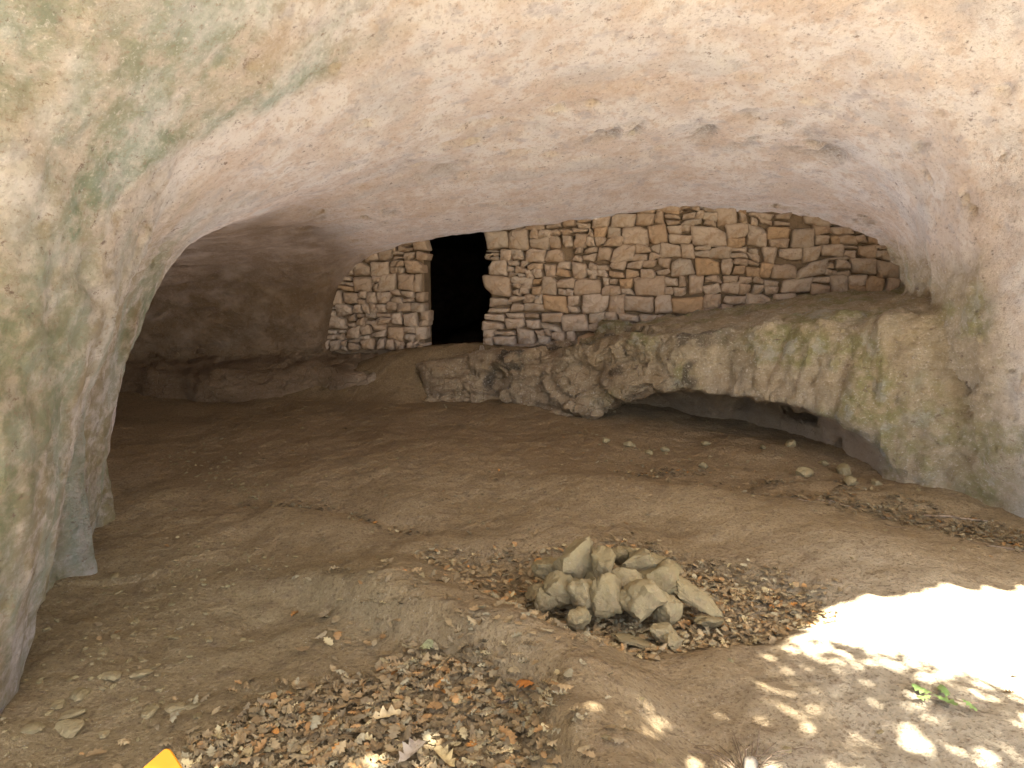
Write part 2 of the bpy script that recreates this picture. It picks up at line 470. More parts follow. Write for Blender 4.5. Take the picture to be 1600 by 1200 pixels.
def shade_dark_rock():  # limestone with the passage's shade put into its dark colour
    t = NT('shade_dark_limestone')
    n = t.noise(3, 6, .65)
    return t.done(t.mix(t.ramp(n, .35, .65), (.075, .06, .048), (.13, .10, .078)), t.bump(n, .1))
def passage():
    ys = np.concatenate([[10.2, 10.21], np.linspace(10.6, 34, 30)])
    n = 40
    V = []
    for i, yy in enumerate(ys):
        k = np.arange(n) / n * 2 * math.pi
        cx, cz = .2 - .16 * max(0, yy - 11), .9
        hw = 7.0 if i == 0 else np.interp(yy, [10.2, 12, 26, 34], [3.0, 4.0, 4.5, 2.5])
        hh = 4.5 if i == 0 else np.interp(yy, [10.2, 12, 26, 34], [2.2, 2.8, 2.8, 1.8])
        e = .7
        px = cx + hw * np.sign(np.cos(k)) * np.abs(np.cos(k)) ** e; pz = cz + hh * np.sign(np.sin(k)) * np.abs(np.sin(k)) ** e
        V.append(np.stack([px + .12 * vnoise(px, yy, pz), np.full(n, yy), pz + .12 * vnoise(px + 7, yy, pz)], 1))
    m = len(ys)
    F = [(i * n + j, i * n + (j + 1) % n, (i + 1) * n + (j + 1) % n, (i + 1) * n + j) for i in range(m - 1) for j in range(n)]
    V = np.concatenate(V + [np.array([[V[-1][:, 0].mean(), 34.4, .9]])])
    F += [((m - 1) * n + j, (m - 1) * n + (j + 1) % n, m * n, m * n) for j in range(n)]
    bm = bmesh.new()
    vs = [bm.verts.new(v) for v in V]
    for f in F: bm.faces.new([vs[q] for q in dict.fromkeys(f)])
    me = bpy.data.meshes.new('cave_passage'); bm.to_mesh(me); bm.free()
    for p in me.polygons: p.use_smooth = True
    return tag(link_mesh('cave_passage', me, shade_dark_rock()), 'rock passage coloured dark as shade, running on behind the doorway', kind='structure')
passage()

# ================================================================== GROUND
def axis(lo, hi, a, b, fine, grow=1.18):
    pts = list(np.arange(a, b + 1e-6, fine))
    s = fine
    while pts[-1] < hi: s *= grow; pts.append(pts[-1] + s)
    s = fine
    left = [a]
    while left[-1] > lo: s *= grow; left.append(left[-1] - s)
    return np.array(left[:0:-1] + pts)

BANK = np.array([(-1.75, 3.9), (-1.45, 3.62), (-1.18, 3.56), (-.99, 3.49), (-.73, 3.31), (-.31, 3.01), (-.11, 2.85), (.08, 2.68), (.15, 2.53), (.12, 2.38), (.14, 2.21), (.3, 1.6)])
PIT = np.array([(-.62, 4.0), (-.4, 4.2), (.1, 4.18), (.77, 4.24), (1.24, 3.92), (1.6, 3.55), (1.56, 3.28), (1.16, 3.1), (.55, 2.93), (.26, 3.06), (0, 3.4), (-.34, 3.72)])

def seg_dist(X, Y, P, closed=False):
    d = np.full(X.shape, 1e9); 
    Q = np.vstack([P, P[:1]]) if closed else P
    for (ax, ay), (bx, by) in zip(Q[:-1], Q[1:]):
        t = np.clip(((X - ax) * (bx - ax) + (Y - ay) * (by - ay)) / ((bx - ax) ** 2 + (by - ay) ** 2), 0, 1)
        d = np.minimum(d, np.hypot(X - ax - t * (bx - ax), Y - ay - t * (by - ay)))
    return d

def inside(X, Y, P):
    r = np.zeros(X.shape, bool)
    n = len(P)
    for i in range(n):
        (ax, ay), (bx, by) = P[i], P[(i + 1) % n]
        c = ((ay > Y) != (by > Y)) & (X < (bx - ax) * (Y - ay) / (by - ay + 1e-12) + ax)
        r ^= c
    return r

HOLLOW = np.vstack([BANK, [(-.3, .8), (-3, .8), (-3, 3.2)]])       # the low trodden ground left of the bank

def ground_z(X, Y):
    X = np.asarray(X, float); Y = np.asarray(Y, float)
    Z = np.interp(Y, [-60, -8, -3, 1.5, 4, 5.5, 7, 8.4, 9], [-9, -1.0, -.25, 0, 0.0, .05, .10, .15, .18])
    # ramp up to the doorway, and soil on the shelf before the wall
    side = np.interp(X, [-2.8, -2.2, -1.5, -.6, .9, 1.15], [.10, .24, .48, .55, .56, .0])
    y0 = np.interp(X, [-2.2, -1.3, -.7, .9], [8.5, 8.35, 8.6, 7.75]); y1 = np.interp(X, [-2.2, -.7, .9], [9.3, 9.3, 8.9])
    Z = Z + side * sstep(y0, y1, Y) - 1.1 * sstep(9.75, 10.0, Y)
    # bank and hollow
    w = 0.015 * fbm(X * 6, Y * 6, 1, 2)
    sd = np.where(inside(X, Y, HOLLOW), -1, 1) * seg_dist(X, Y, BANK)
    hb = np.interp(X, [-1.6, -1.3, -.95, -.6, .2, .5], [.0, .04, .12, .17, .18, .18])
    near = np.where(sd > 0, sstep(.55, .08, sd), sstep(1.1, .1, -sd))
    Z = Z + near * hb * sstep(-.10, .05, sd + w) - 0.03 * sstep(0, -.3, sd) * near
    # crest of the bank running back to the left
    rd = seg_dist(X, Y, np.array([(-1.5, 4.75), (-1.01, 4.45), (-.62, 4.1), (-.4, 3.5)]))
    Z = Z + .05 * np.exp(-(rd / .25) ** 2)
    td = seg_dist(X, Y, np.array([(-1.9, 5.05), (-1.2, 4.9), (-.6, 4.5)]))
    Z = Z - .05 * np.exp(-(td / .16) ** 2)
    # pit round the stones
    pd = np.where(inside(X, Y, PIT), -1, 1) * seg_dist(X, Y, PIT, True) + w
    Z = Z - .07 * sstep(.07, -.14, pd) + .012 * np.exp(-((pd - .12) / .14) ** 2)
    # mound behind and right of the pit
    md = seg_dist(X, Y, np.array([(.6, 5.2), (1.2, 4.95), (1.75, 4.3), (2.1, 3.95)]))
    Z = Z + .09 * np.exp(-(md / .38) ** 2)
    gd = seg_dist(X, Y, np.array([(1.0, 5.75), (2.27, 5.1), (2.94, 4.5), (3.5, 4.1)]))
    Z = Z - .04 * np.exp(-(gd / .3) ** 2) 
    Z = Z + .05 * np.exp(-(np.hypot(X + .6, (Y - 6.3)) / .9) ** 2)
    # soil rising against the rock
    Z = Z + .0 * sstep(-.55, -.02, Y - edge_y(X)) * sstep(-1.2, -.8, X) * sstep(1.1, .5, X)
    Z = Z + .08 * sstep(-2.0, -2.6, X) * sstep(4.4, 3.4, Y) * sstep(1, 2, Y)
    Z = Z + 0.028 * fbm(X * 1.4, Y * 1.4, 3, 3) + 0.012 * fbm(X * 5, Y * 5, 7, 3) + 0.005 * fbm(X * 17, Y * 17, 2, 2)
    far = sstep(4, 25, np.hypot(X, Y - 3))
    return Z + far * 0.5 * fbm(X * .1, Y * .1, 6, 3)

fx = axis(-300, 300, -3.0, 3.8, 0.022)
fy = axis(-400, 33, 1.9, 9.6, 0.022)
GX, GY = np.meshgrid(fx, fy, indexing='ij')
GZ = ground_z(GX, GY)
n0, n1 = GX.shape
ii = np.arange(n0 * n1).reshape(n0, n1)
gf = np.stack([ii[:-1, :-1].ravel(), ii[1:, :-1].ravel(), ii[1:, 1:].ravel(), ii[:-1, 1:].ravel()], 1)
ground_me = np_mesh('ground', np.stack([GX.ravel(), GY.ravel(), GZ.ravel()], 1), gf)
gxr, gyr = GX.ravel(), GY.ravel()
pale = sstep(.4, 1.6, gxr - .25 * (gyr - 2.5) + .3 * fbm(gxr * 2, gyr * 2, 1, 3)) * sstep(4.4, 2.8, gyr + .3 * fbm(gxr * 1.5, gyr * 1.5, 4, 2))
pale = np.maximum(pale, sstep(1.6, .8, gyr))  # ground outside the mouth paled to bounce light into the cave
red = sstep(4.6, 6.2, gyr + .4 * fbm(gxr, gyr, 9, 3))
olive = sstep(.0, -1.0, gxr) * sstep(4.6, 3.4, gyr)
color_attr(ground_me, 'g1', np.stack([pale, red, olive], 1))

def ground_material():
    t = NT('cave_soil')
    g = t.attr('g1')
    n1 = t.noise(1.8, 5, .6); n2 = t.noise(9, 6, .65); n3 = t.noise(60, 5, .7)
    c = t.mix(t.ramp(n1, .35, .65), (.27, .20, .108), (.325, .25, .145))
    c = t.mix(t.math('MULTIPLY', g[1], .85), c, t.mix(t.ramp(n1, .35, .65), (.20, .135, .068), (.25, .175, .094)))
    c = t.mix(t.math('MULTIPLY', g[2], .7), c, (.235, .185, .098))
    c = t.mix(t.math('MULTIPLY', g[0], .85), c, t.mix(t.ramp(n2, .35, .65), (.36, .318, .228), (.42, .375, .28)))
    c = t.mix(t.ramp(n2, .50, .70, 0, .6), c, (.18, .128, .077))
    c = t.mix(t.ramp(n3, .53, .64, 0, .7), c, (.12, .083, .046))
    c = t.mix(t.ramp(n3, .45, .33, 0, .55), c, (.40, .325, .215))
    c = t.mix(t.ramp(t.noise(24, 6, .75), .55, .64, 0, .6), c, (.13, .09, .05))
    v = t.voro(75)
    c = t.mix(t.math('MULTIPLY', t.ramp(v, .22, .12), t.ramp(t.noise(14, 3), .55, .66)), c, (.42, .38, .31))
    b = t.bump(n2, .04, 1.0)
    b = t.bump(t.noise(28, 5, .7), .02, 1.0, b)
    b = t.bump(n3, .012, 1.0, b)
    b = t.bump(t.noise(220, 2, .6), .003, .8, b)
    return t.done(c, b)
ground = tag(link_mesh('ground', ground_me, ground_material()), 'trodden brown earth floor of the cave running out to open ground', kind='structure')

def gz_at(x, y):
    return float(ground_z(np.array([x]), np.array([y]))[0])

# ================================================================== DRY STONE WALLS
def stone_wall_material():
    t = NT('wall_stone')
    oi = t.n('ShaderNodeObjectInfo')
    r = oi.outputs['Random']
    n1 = t.noise(6, 5, .6); n2 = t.noise(28, 6, .7)
    c = t.mix(t.ramp(r, 0, 1), (.40, .30, .22), (.48, .385, .305))
    c = t.mix(t.ramp(t.math('FRACT', t.math('MULTIPLY', r, 7.31)), .6, 1.0, 0, .5), c, (.38, .33, .275))
    c = t.mix(t.ramp(t.math('FRACT', t.math('MULTIPLY', r, 13.7)), .88, .97, 0, .55), c, (.46, .28, .13))
    c = t.mix(t.ramp(n1, .5, .66, 0, .6), c, (.32, .205, .115))
    c = t.mix(t.ramp(n2, .52, .70, 0, .5), c, (.25, .18, .12))
    c = t.mix(t.ramp(n2, .42, .28, 0, .4), c, (.50, .425, .345))
    b = t.bump(t.noise(16, 6, .65), .03, .8)
    b = t.bump(n2, .010, .9, b)
    return t.done(c, b)
M_wall = stone_wall_material()
def core_material():
    t = NT('wall_core_earth')
    c = t.mix(t.noise(12, 5), (.17, .12, .075), (.25, .18, .12))
    return t.done(c, t.bump(t.noise(25, 5), .03))
M_core = core_material()

def chaikin(P):
    Q = np.roll(P, -1, 0)
    return np.stack([P * .78 + Q * .22, P * .22 + Q * .78], 1).reshape(-1, 2)

def stone_mesh(poly, depth, r):
    """poly: local (u, v) outline around its centre, counter-clockwise; front face towards -Y"""
    P = []
    n = len(poly)
    for i in range(n):
        a, b = poly[i], poly[(i + 1) % n]
        L = np.linalg.norm(b - a)
        P.append(a)
        k = 2 if L > .16 else 1
        for j in range(1, k + 1):
            nrm = np.array([(b - a)[1], -(b - a)[0]]) / max(L, 1e-6)
            P.append(a + (b - a) * j / (k + 1) + nrm * r.uniform(-.008, .006))
    P = chaikin(np.array(P))
    m = len(P)
    size = np.sqrt(np.ptp(P[:, 0]) * np.ptp(P[:, 1]))
    tilt = r.uniform(-.10, .10, 2)
    off = r.uniform(-.022, .022)
    rings = []
    for (s, yy, nz) in ((1.0, depth, 0), (1.0, .035, .004), (.93, .008, .006), (.74, -.006 - .035 * size, .010), (.40, -.012 - .05 * size, .012)):
        q = P * s if s == 1 else P * s
        yv = np.full(m, yy) + (0 if yy == depth else off + q @ tilt) + r.uniform(-nz, nz, m)
        rings.append(np.stack([q[:, 0], yv, q[:, 1]], 1))
    verts = np.concatenate(rings + [np.array([[0, rings[-1][:, 1].mean() - .004, 0]])])
    faces = []
    for k in range(len(rings) - 1):
        for i in range(m):
            j = (i + 1) % m
            faces.append((k * m + i, k * m + j, (k + 1) * m + j)); faces.append((k * m + i, (k + 1) * m + j, (k + 1) * m + i))
    c = len(verts) - 1
    for i in range(m):
        faces.append(((len(rings) - 1) * m + i, (len(rings) - 1) * m + (i + 1) % m, c))
    return np_mesh('stone', verts, np.array(faces), True)

def dry_wall(name, A, B, vbase, vtop, bands, seed, label, holes=(), wscale=1.0, free_start=False, free_end=False):
    """A, B plan end points of the face; vbase / vtop give height over distance along it"""
    r = np.random.default_rng(seed)
    A = np.array(A); B = np.array(B)
    Lw = np.linalg.norm(B - A)
    dirv = (B - A) / Lw
    yaw = math.atan2(dirv[1], dirv[0])
    root = empty(name, (A[0], A[1], 0))
    root.rotation_euler.z = yaw
    tag(root, label, 'wall')
    warp = lambda u, v: np.array([u + .035 * vnoise(u * 3.1 + seed, v * 3.1, 1.5), v + .06 * vnoise(u * 1.7, v * 3 + seed, 4.5) + .018 * vnoise(u * 5, v * 5, 8.5)])
    v0 = min(vbase(u) for u in np.linspace(0, Lw, 20)) - .03
    count = 0
    k = 0
    while v0 < 2.7:
        H = bands(v0, r)
        u = r.uniform(-.05, .03) if free_start else r.uniform(-.25, 0)
        end = Lw + (r.uniform(-.04, .05) if free_end else .2)
        while u < end - .03:
            typ = r.random()
            frac = (v0 - .5) / 1.7
            if typ < .46: cuts, w = [0, 1], r.uniform(.75, 1.6) * H
            elif typ < .93: cuts, w = [0, r.uniform(.36, .64), 1], r.uniform(.5, 1.15) * H
            else: cuts, w = [0, r.uniform(.25, .4), r.uniform(.58, .75), 1], r.uniform(.8, 1.3) * H
            w = max(.085, min(w * wscale, .5))
            if end - (u + w) < .09: w = end - u
            skew = r.uniform(-.025, .025)
            for c0, c1 in zip(cuts[:-1], cuts[1:]):
                subs = [0, 1]
                if c1 - c0 < .55 and w > .2 and r.random() < .38: subs = [0, r.uniform(.35, .65), 1]
                for s0, s1 in zip(subs[:-1], subs[1:]):
                    ua, ub = u + w * s0, u + w * s1
                    va, vb = v0 + H * c0, v0 + H * c1
                    uc, vc = (ua + ub) / 2, (va + vb) / 2
                    if vc < vbase(uc) - .05 or vc > vtop(uc) + .03 or uc > Lw + .12 or uc < -.1: continue
                    if any(abs(uc - h[0]) < h[2] and abs(vc - h[1]) < h[3] for h in holes): continue
                    j = lambda: r.uniform(-.026, .026)
                    poly = np.array([warp(ua + j(), va + j()), warp(ub + j(), va + j()), warp(ub + j() + skew, vb + j()), warp(ua + j() + skew, vb + j())])
                    if r.random() < .55:      # knock a corner off
                        kk = r.integers(4)
                        p0, p1, p2 = poly[kk - 1], poly[kk], poly[(kk + 1) % 4]
                        poly = np.insert(np.delete(poly, kk, 0), kk, [p1 + (p0 - p1) * r.uniform(.2, .4), p1 + (p2 - p1) * r.uniform(.2, .4)], 0)
                    ctr = poly.mean(0)
                    rel = poly - ctr
                    ext = np.abs(rel).max(0)
                    gap = r.uniform(.0, .006)
                    rel = rel * np.clip(1 - gap / np.maximum(ext, .02), .6, 1)
                    o = link_mesh('stone', stone_mesh(rel, .26, r), M_wall, root)
                    o.location = (ctr[0], 0, ctr[1])
                    count += 1
            u += w
        v0 += H
        k += 1
    # earth and rubble core, set back behind the faces
    us = np.linspace(.04 if free_start else -.1, Lw - (.04 if free_end else -.1), 24)
    vs = []
    fs = []
    for i, u in enumerate(us):
        uu = min(max(u, 0), Lw)
        for (yy, zz) in ((.12, vbase(uu) - .15), (.12, vtop(uu) + .1), (.48, vtop(uu) + .1), (.48, vbase(uu) - .15)):
            vs.append((u, yy + .015 * vnoise(u * 6, zz * 6, 3.0), zz))
        if i:
            b0, b1 = (i - 1) * 4, i * 4
            for e in range(4):
                fs.append((b0 + e, b1 + e, b1 + (e + 1) % 4, b0 + (e + 1) % 4))
    n = len(us) - 1
    fs += [(0, 1, 2, 3), (n * 4 + 3, n * 4 + 2, n * 4 + 1, n * 4)]
    link_mesh('core', np_mesh('core', vs, np.array(fs), False), M_core, root)
    return root, count

RW_A, RW_B = (-.33, 9.42), (4.14, 8.3)
RW_L = math.dist(RW_A, RW_B)
def rw_x(u): return RW_A[0] + (RW_B[0] - RW_A[0]) * u / RW_L
def rw_base(u): return float(np.interp(rw_x(u), [-.4, .9, 1.1, 1.5, 2.3, 3.5, 4.4], [.74, .76, .92, 1.0, 1.14, 1.33, 1.38])) - .05
def rw_top(u): return float(np.interp(rw_x(u), [-.4, .6, 1.85, 3.4, 4.1, 4.4], [2.13, 2.26, 2.4, 2.25, 2.05, 1.7])) + .06
def rw_bands(v, r):
    return r.uniform(.23, .30) if v < .95 else (r.uniform(.20, .27) if v < 1.5 else r.uniform(.16, .24))
wall_r, nr = dry_wall('dry_stone_wall', RW_A, RW_B, rw_base, rw_top, rw_bands, 3,
    'long dry stone wall of tan blocks closing the cave right of the dark doorway', holes=((3.70, 2.22, .15, .10), (.98, 1.86, .05, .05)), free_start=True, wscale=1.08)
PW_A, PW_B = (-2.42, 9.72), (-1.12, 9.56)
def pw_base(u): return .62 + .04 * u
def pw_top(u): return float(np.interp(PW_A[0] + u, [-2.42, -2.3, -2.0, -1.7, -1.1], [1.3, 1.55, 1.78, 1.92, 2.02])) + .06
wall_l, nl = dry_wall('dry_stone_wall', PW_A, PW_B, pw_base, pw_top, lambda v, r: r.uniform(.14, .22), 11,
    'short dry stone pier of small blocks under the arch left of the dark doorway', free_end=True)


# ================================================================== LOOSE STONES
def ico(sub):
    bm = bmesh.new()
    bmesh.ops.create_icosphere(bm, subdivisions=sub, radius=1)
    v = np.array([p.co[:] for p in bm.verts]); f = np.array([[q.index for q in t.verts] for t in bm.faces])
    bm.free()
    return v, f
ICO = {k: ico(k) for k in (1, 2, 3, 4)}

def rock_verts(sub, size, r, planes=11, rough=.055):
    v, f = ICO[sub]
    n = r.normal(size=(planes, 3)); n /= np.linalg.norm(n, axis=1, keepdims=True)
    dist = r.uniform(.62, .95, planes)
    dots = v @ n.T
    rad = np.min(np.where(dots > .05, dist / np.maximum(dots, .05), 9), axis=1)
    rad = np.minimum(rad, 1.15)
    s = r.uniform(0, 99)
    p = v * rad[:, None]
    p = p * (1 + rough * 2.2 * fbm(p[:, 0] * 1.9 + s, p[:, 1] * 1.9, p[:, 2] * 1.9, 4, .62)[:, None])
    p = p / np.abs(p).max(0)
    return p * (np.array(size) / 2), f

def loose_material():
    t = NT('loose_limestone')
    oi = t.n('ShaderNodeObjectInfo')
    r = oi.outputs['Random']
    n1 = t.noise(7, 5, .6); n2 = t.noise(40, 6, .7)
    c = t.mix(r, (.205, .165, .083), (.275, .225, .122))
    c = t.mix(t.ramp(n1, .45, .68, 0, .7), c, (.22, .165, .095))
    c = t.mix(t.ramp(t.noise(11, 4), .52, .68, 0, .35), c, (.235, .225, .115))
    c = t.mix(t.ramp(n2, .54, .70, 0, .5), c, (.19, .155, .10))
    c = t.mix(t.ramp(n2, .42, .28, 0, .45), c, (.40, .36, .26))
    b = t.bump(t.noise(22, 6, .65), .02, .8)
    b = t.bump(n2, .006, .9, b)
    return t.done(c, b)
M_loose = loose_material()

def loose_stone(name, pos, size, rot, seed, label, cat, group=None, sub=3, planes=11):
    r = np.random.default_rng(seed)
    v, f = rock_verts(sub, size, r, planes)
    M = np.array(Matrix.Rotation(rot[2], 3, 'Z') @ Matrix.Rotation(rot[1], 3, 'Y') @ Matrix.Rotation(rot[0], 3, 'X'))
    v = v @ M.T
    me = np_mesh(name, v, f, True)
    me.set_sharp_from_angle(angle=R(38))
    o = link_mesh(name, me, M_loose)
    o.location = pos
    return tag(o, label, cat, group)

# heap of stones in the leaf-filled pit: centre, size, rotation (deg), look
G = 'stones heaped in the leaf-filled pit'
PLAIN = 'rough tan limestone lump in the heap amid the leaf-filled pit'
HEAP = [
 ((.33, 3.60, .15), (.22, .17, .29), (0, 28, 10), 'tall peaked stone standing highest on the heap in the pit'),
 ((.22, 3.44, .07), (.155, .15, .19), (0, 0, 20), 'rounded block at the heap\'s side, facing the hollow bank'),
 ((.13, 3.50, .02), (.10, .10, .10), (0, 0, 0), 'small round stone at the outer foot of the heap, past the rounded block'),
 ((.20, 3.66, .08), (.17, .14, .12), (0, 10, 0), 'flat-topped stone behind the rounded block of the heap'),
 ((.36, 3.38, .07), (.15, .14, .22), (10, -10, 0), 'upright block between the rounded block and the yellowish boulder in the heap'),
 ((.30, 3.26, .00), (.12, .11, .12), (0, 0, 40), "lone lump sitting in front of the heap's rounded block"),
 ((.46, 3.50, .17), (.13, .14, .17), (0, 15, 0), "stone wedged against the tall peaked stone, near the heap's middle"),
 ((.46, 3.34, .08), (.17, .16, .24), (0, -12, 0), 'big upright block beside the large yellowish boulder in the heap'),
 ((.62, 3.28, .095), (.22, .17, .23), (12, 8, 15), 'largest yellowish boulder leaning out at the front of the heap'),
 ((.73, 3.27, .05), (.13, .12, .16), (0, 20, 30), 'stone propped between the yellowish boulder and the long sloping slab'),
 ((.53, 3.13, -.035), (.19, .09, .03), (0, 10, -14), 'thin flat stone slab lying on leaves at the foot of the heap'),
 ((.68, 3.16, -.01), (.13, .10, .10), (0, 10, 20), 'angular lump between the boulder and the small pale chunk'),
 ((.715, 3.08, -.02), (.085, .07, .075), (0, 0, 10), 'small pale chunk alone on the leaves before the heap'),
 ((.73, 3.46, .11), (.18, .17, .23), (0, 22, 20), 'tilted block above the long sloping slab of the heap'),
 ((.88, 3.42, .05), (.29, .13, .09), (0, 28, -20), 'long smooth slab sloping down the side of the heap'),
 ((.72, 3.66, .12), (.30, .15, .11), (0, 18, -12), 'broad curved slab across the back of the heap'),
 ((.58, 3.72, .12), (.17, .14, .14), (0, 0, 0), PLAIN),
 ((.45, 3.72, .11), (.15, .13, .13), (0, 0, 30), PLAIN),
 ((.63, 3.56, .15), (.20, .14, .13), (0, -8, 10), 'broad stone lying on top in the middle of the heap'),
 ((.57, 3.44, .12), (.17, .14, .13), (15, 0, 0), PLAIN),
 ((.93, 3.30, -.03), (.15, .11, .07), (0, 0, 10), 'half buried flat stone below the long sloping slab'),
 ((.165, 3.42, .03), (.10, .10, .13), (0, 0, 0), PLAIN),
 ((.50, 3.56, .03), (.30, .26, .20), (0, 0, 0), PLAIN),
 ((.68, 3.52, .02), (.26, .24, .18), (0, 0, 40), PLAIN),
 ((.34, 3.54, .02), (.24, .22, .16), (0, 0, 70), PLAIN),
]
for i, (p, s, ro, lab) in enumerate(HEAP):
    pl = 9 if 'slab' in lab else 12
    if ro == (0, 0, 0) or i > 15: ro = tuple(random.uniform(-35, 35) for _ in 'xyz'); s = (s[0] * 1.08, s[1] * 1.08, s[2] * .95)
    loose_stone('heap_stone', p, [s[0] * 1.2, s[1] * 1.2, s[2] * 1.02], [R(a) for a in ro], 100 + i, lab, 'stone', G, 4, pl)

# single stones lying about
def put(x, y, size, seed, label, group=None, rz=None, sink=.25):
    r = np.random.default_rng(seed)
    rz = r.uniform(0, 6.28) if rz is None else rz
    return loose_stone('stone', (x, y, gz_at(x, y) + size[2] * (.5 - sink)), size, (r.uniform(-.15, .15), r.uniform(-.15, .15), rz), seed, label, 'stone', group, 2, 10)
put(2.30, 5.62, (.17, .12, .10), 301, 'pale rounded stone lying alone before the hollow under the shelf', rz=.2)
put(2.66, 5.72, (.15, .12, .13), 302, 'square grey block standing at the mouth of the hollow under the shelf')
put(2.56, 5.40, (.15, .11, .10), 303, 'squat squared stone nearest the rock jamb, beside the hollow')
GA = 'small stones along the back of the hollow'
for i, (sx, sy, ss) in enumerate([(2.61, 5.99, .11), (2.46, 6.35, .13), (2.78, 5.45, .10), (1.56, 5.85, .11), (1.2, 6.3, .11), (1.05, 6.4, .12), (1.35, 6.35, .10), (.85, 6.5, .09), (1.75, 6.5, .10), (2.2, 6.3, .08)]):
    put(sx, sy, (ss, ss * .75, ss * .6), 320 + i, 'small dull stone scattered in front of the hollow under the shelf', GA)
GL = 'flat stones beside the left rock wall'
for i, (sx, sy, ss) in enumerate([(-1.60, 2.74, .10), (-1.50, 2.77, .095), (-1.66, 2.62, .11), (-1.70, 2.56, .08), (-1.26, 2.56, .085), (-1.21, 2.58, .07), (-1.34, 2.52, .09), (-1.75, 2.95, .07),
        (-1.62, 2.50, .10), (-1.52, 3.12, .07), (-1.78, 3.10, .06), (-1.36, 3.10, .05), (-1.48, 2.85, .05), (-1.58, 2.42, .12), (-1.70, 2.40, .09), (-2.13, 3.75, .09), (-2.05, 3.62, .06), (-1.15, 2.48, .05), (-1.45, 2.40, .06)]):
    lab = {0: 'larger of two flat slabs touching each other beside the left rock wall', 1: 'smaller of two flat slabs touching each other beside the left rock wall', 13: 'broadest flat stone on the earth close under the left rock wall',
           15: 'flat stone at the foot of the flowstone curtain on the left wall', 4: 'flat stone in a cluster of three out from the left wall', 5: 'small flat stone in a cluster of three out from the left wall'}.get(i, 'flat pale stone on the earth beside the left rock wall')
    put(sx, sy, (ss, ss * .7, ss * .28), 350 + i, lab, GL)

# ---- gravel (uncountable)
def scatter_rocks(name, pts, smin_, smax_, seed, mat, label, flat=.55):
    r = np.random.default_rng(seed)
    v0, f0 = ICO[1]
    VV, FF = [], []
    z = ground_z(pts[:, 0], pts[:, 1])
    for k in range(len(pts)):
        s = smin_ + (smax_ - smin_) * r.random() ** 3
        v, f = rock_verts(1, (s, s * r.uniform(.5, .9), s * flat * r.uniform(.5, 1)), r, 7)
        a = r.uniform(0, 6.28); c, sn = math.cos(a), math.sin(a)
        v = v @ np.array([[c, sn, 0], [-sn, c, 0], [0, 0, 1]])
        VV.append(v + (pts[k, 0], pts[k, 1], z[k] + s * flat * .12)); FF.append(f + k * len(v0))
    o = link_mesh(name, np_mesh(name, np.concatenate(VV), np.concatenate(FF), False), mat)
    return tag(o, label, 'gravel', kind='stuff')
def cloud(r, n, f):
    out = []
    while len(out) < n:
        X, Y = r.uniform(-3, 3.6, 4000), r.uniform(1.9, 8.5, 4000)
        k = r.random(4000) < f(X, Y)
        out += list(zip(X[k], Y[k]))
    return np.array(out[:n])
r5 = np.random.default_rng(5)
gp = cloud(r5, 1500, lambda X, Y: np.clip(np.exp(-(seg_dist(X, Y, np.array([(-1.6, 2.0), (-1.75, 3.0), (-1.7, 3.9)])) / .33) ** 2) + .7 * np.exp(-(seg_dist(X, Y, np.array([(-3.2, 6.6), (-1.9, 5.3)])) / .25) ** 2)
        + .5 * np.exp(-(seg_dist(X, Y, np.array([(.6, 6.9), (1.2, 6.3), (2.7, 5.5)])) / .16) ** 2) + .035, 0, 1))
scatter_rocks('gravel', gp, .010, .045, 6, M_loose, 'loose pale gravel and chips strewn over the earth floor')

# ================================================================== LEAVES
def leaf_material(name):
    t = NT(name)
    a = t.n('ShaderNodeAttribute', attribute_name='tint')
    c = t.mix(t.ramp(t.noise(45, 4), .45, .7, 0, .5), a.outputs['Color'], (.09, .055, .03))
    t.b.inputs['Roughness'].default_value = .75
    return t.done(c)
M_leaf = leaf_material('dry_oak_leaf')
# lobed oak leaf: midrib and scalloped sides
_lob = [(0, .02), (.12, .10), (.22, .26), (.32, .15), (.45, .36), (.56, .20), (.70, .34), (.80, .18), (.92, .17), (1.0, .0)]
LEAF_V = np.array([(t - .5, 0, 0) for t, w in _lob] + [(t - .5 + .03, w, 0) for t, w in _lob[:-1]] + [(t - .5 + .03, -w, 0) for t, w in _lob[:-1]])
_n = len(_lob)
LEAF_F = []
for i in range(_n - 1):
    a, b = i, i + 1
    for base, fl in ((_n, False), (_n + _n - 1, True)):
        l0 = base + i
        tri = [(a, b, l0)]
        if i + 1 < _n - 1: tri.append((b, base + i + 1, l0))
        LEAF_F += [t[::-1] if fl else t for t in tri]
LEAF_F = np.array(LEAF_F)

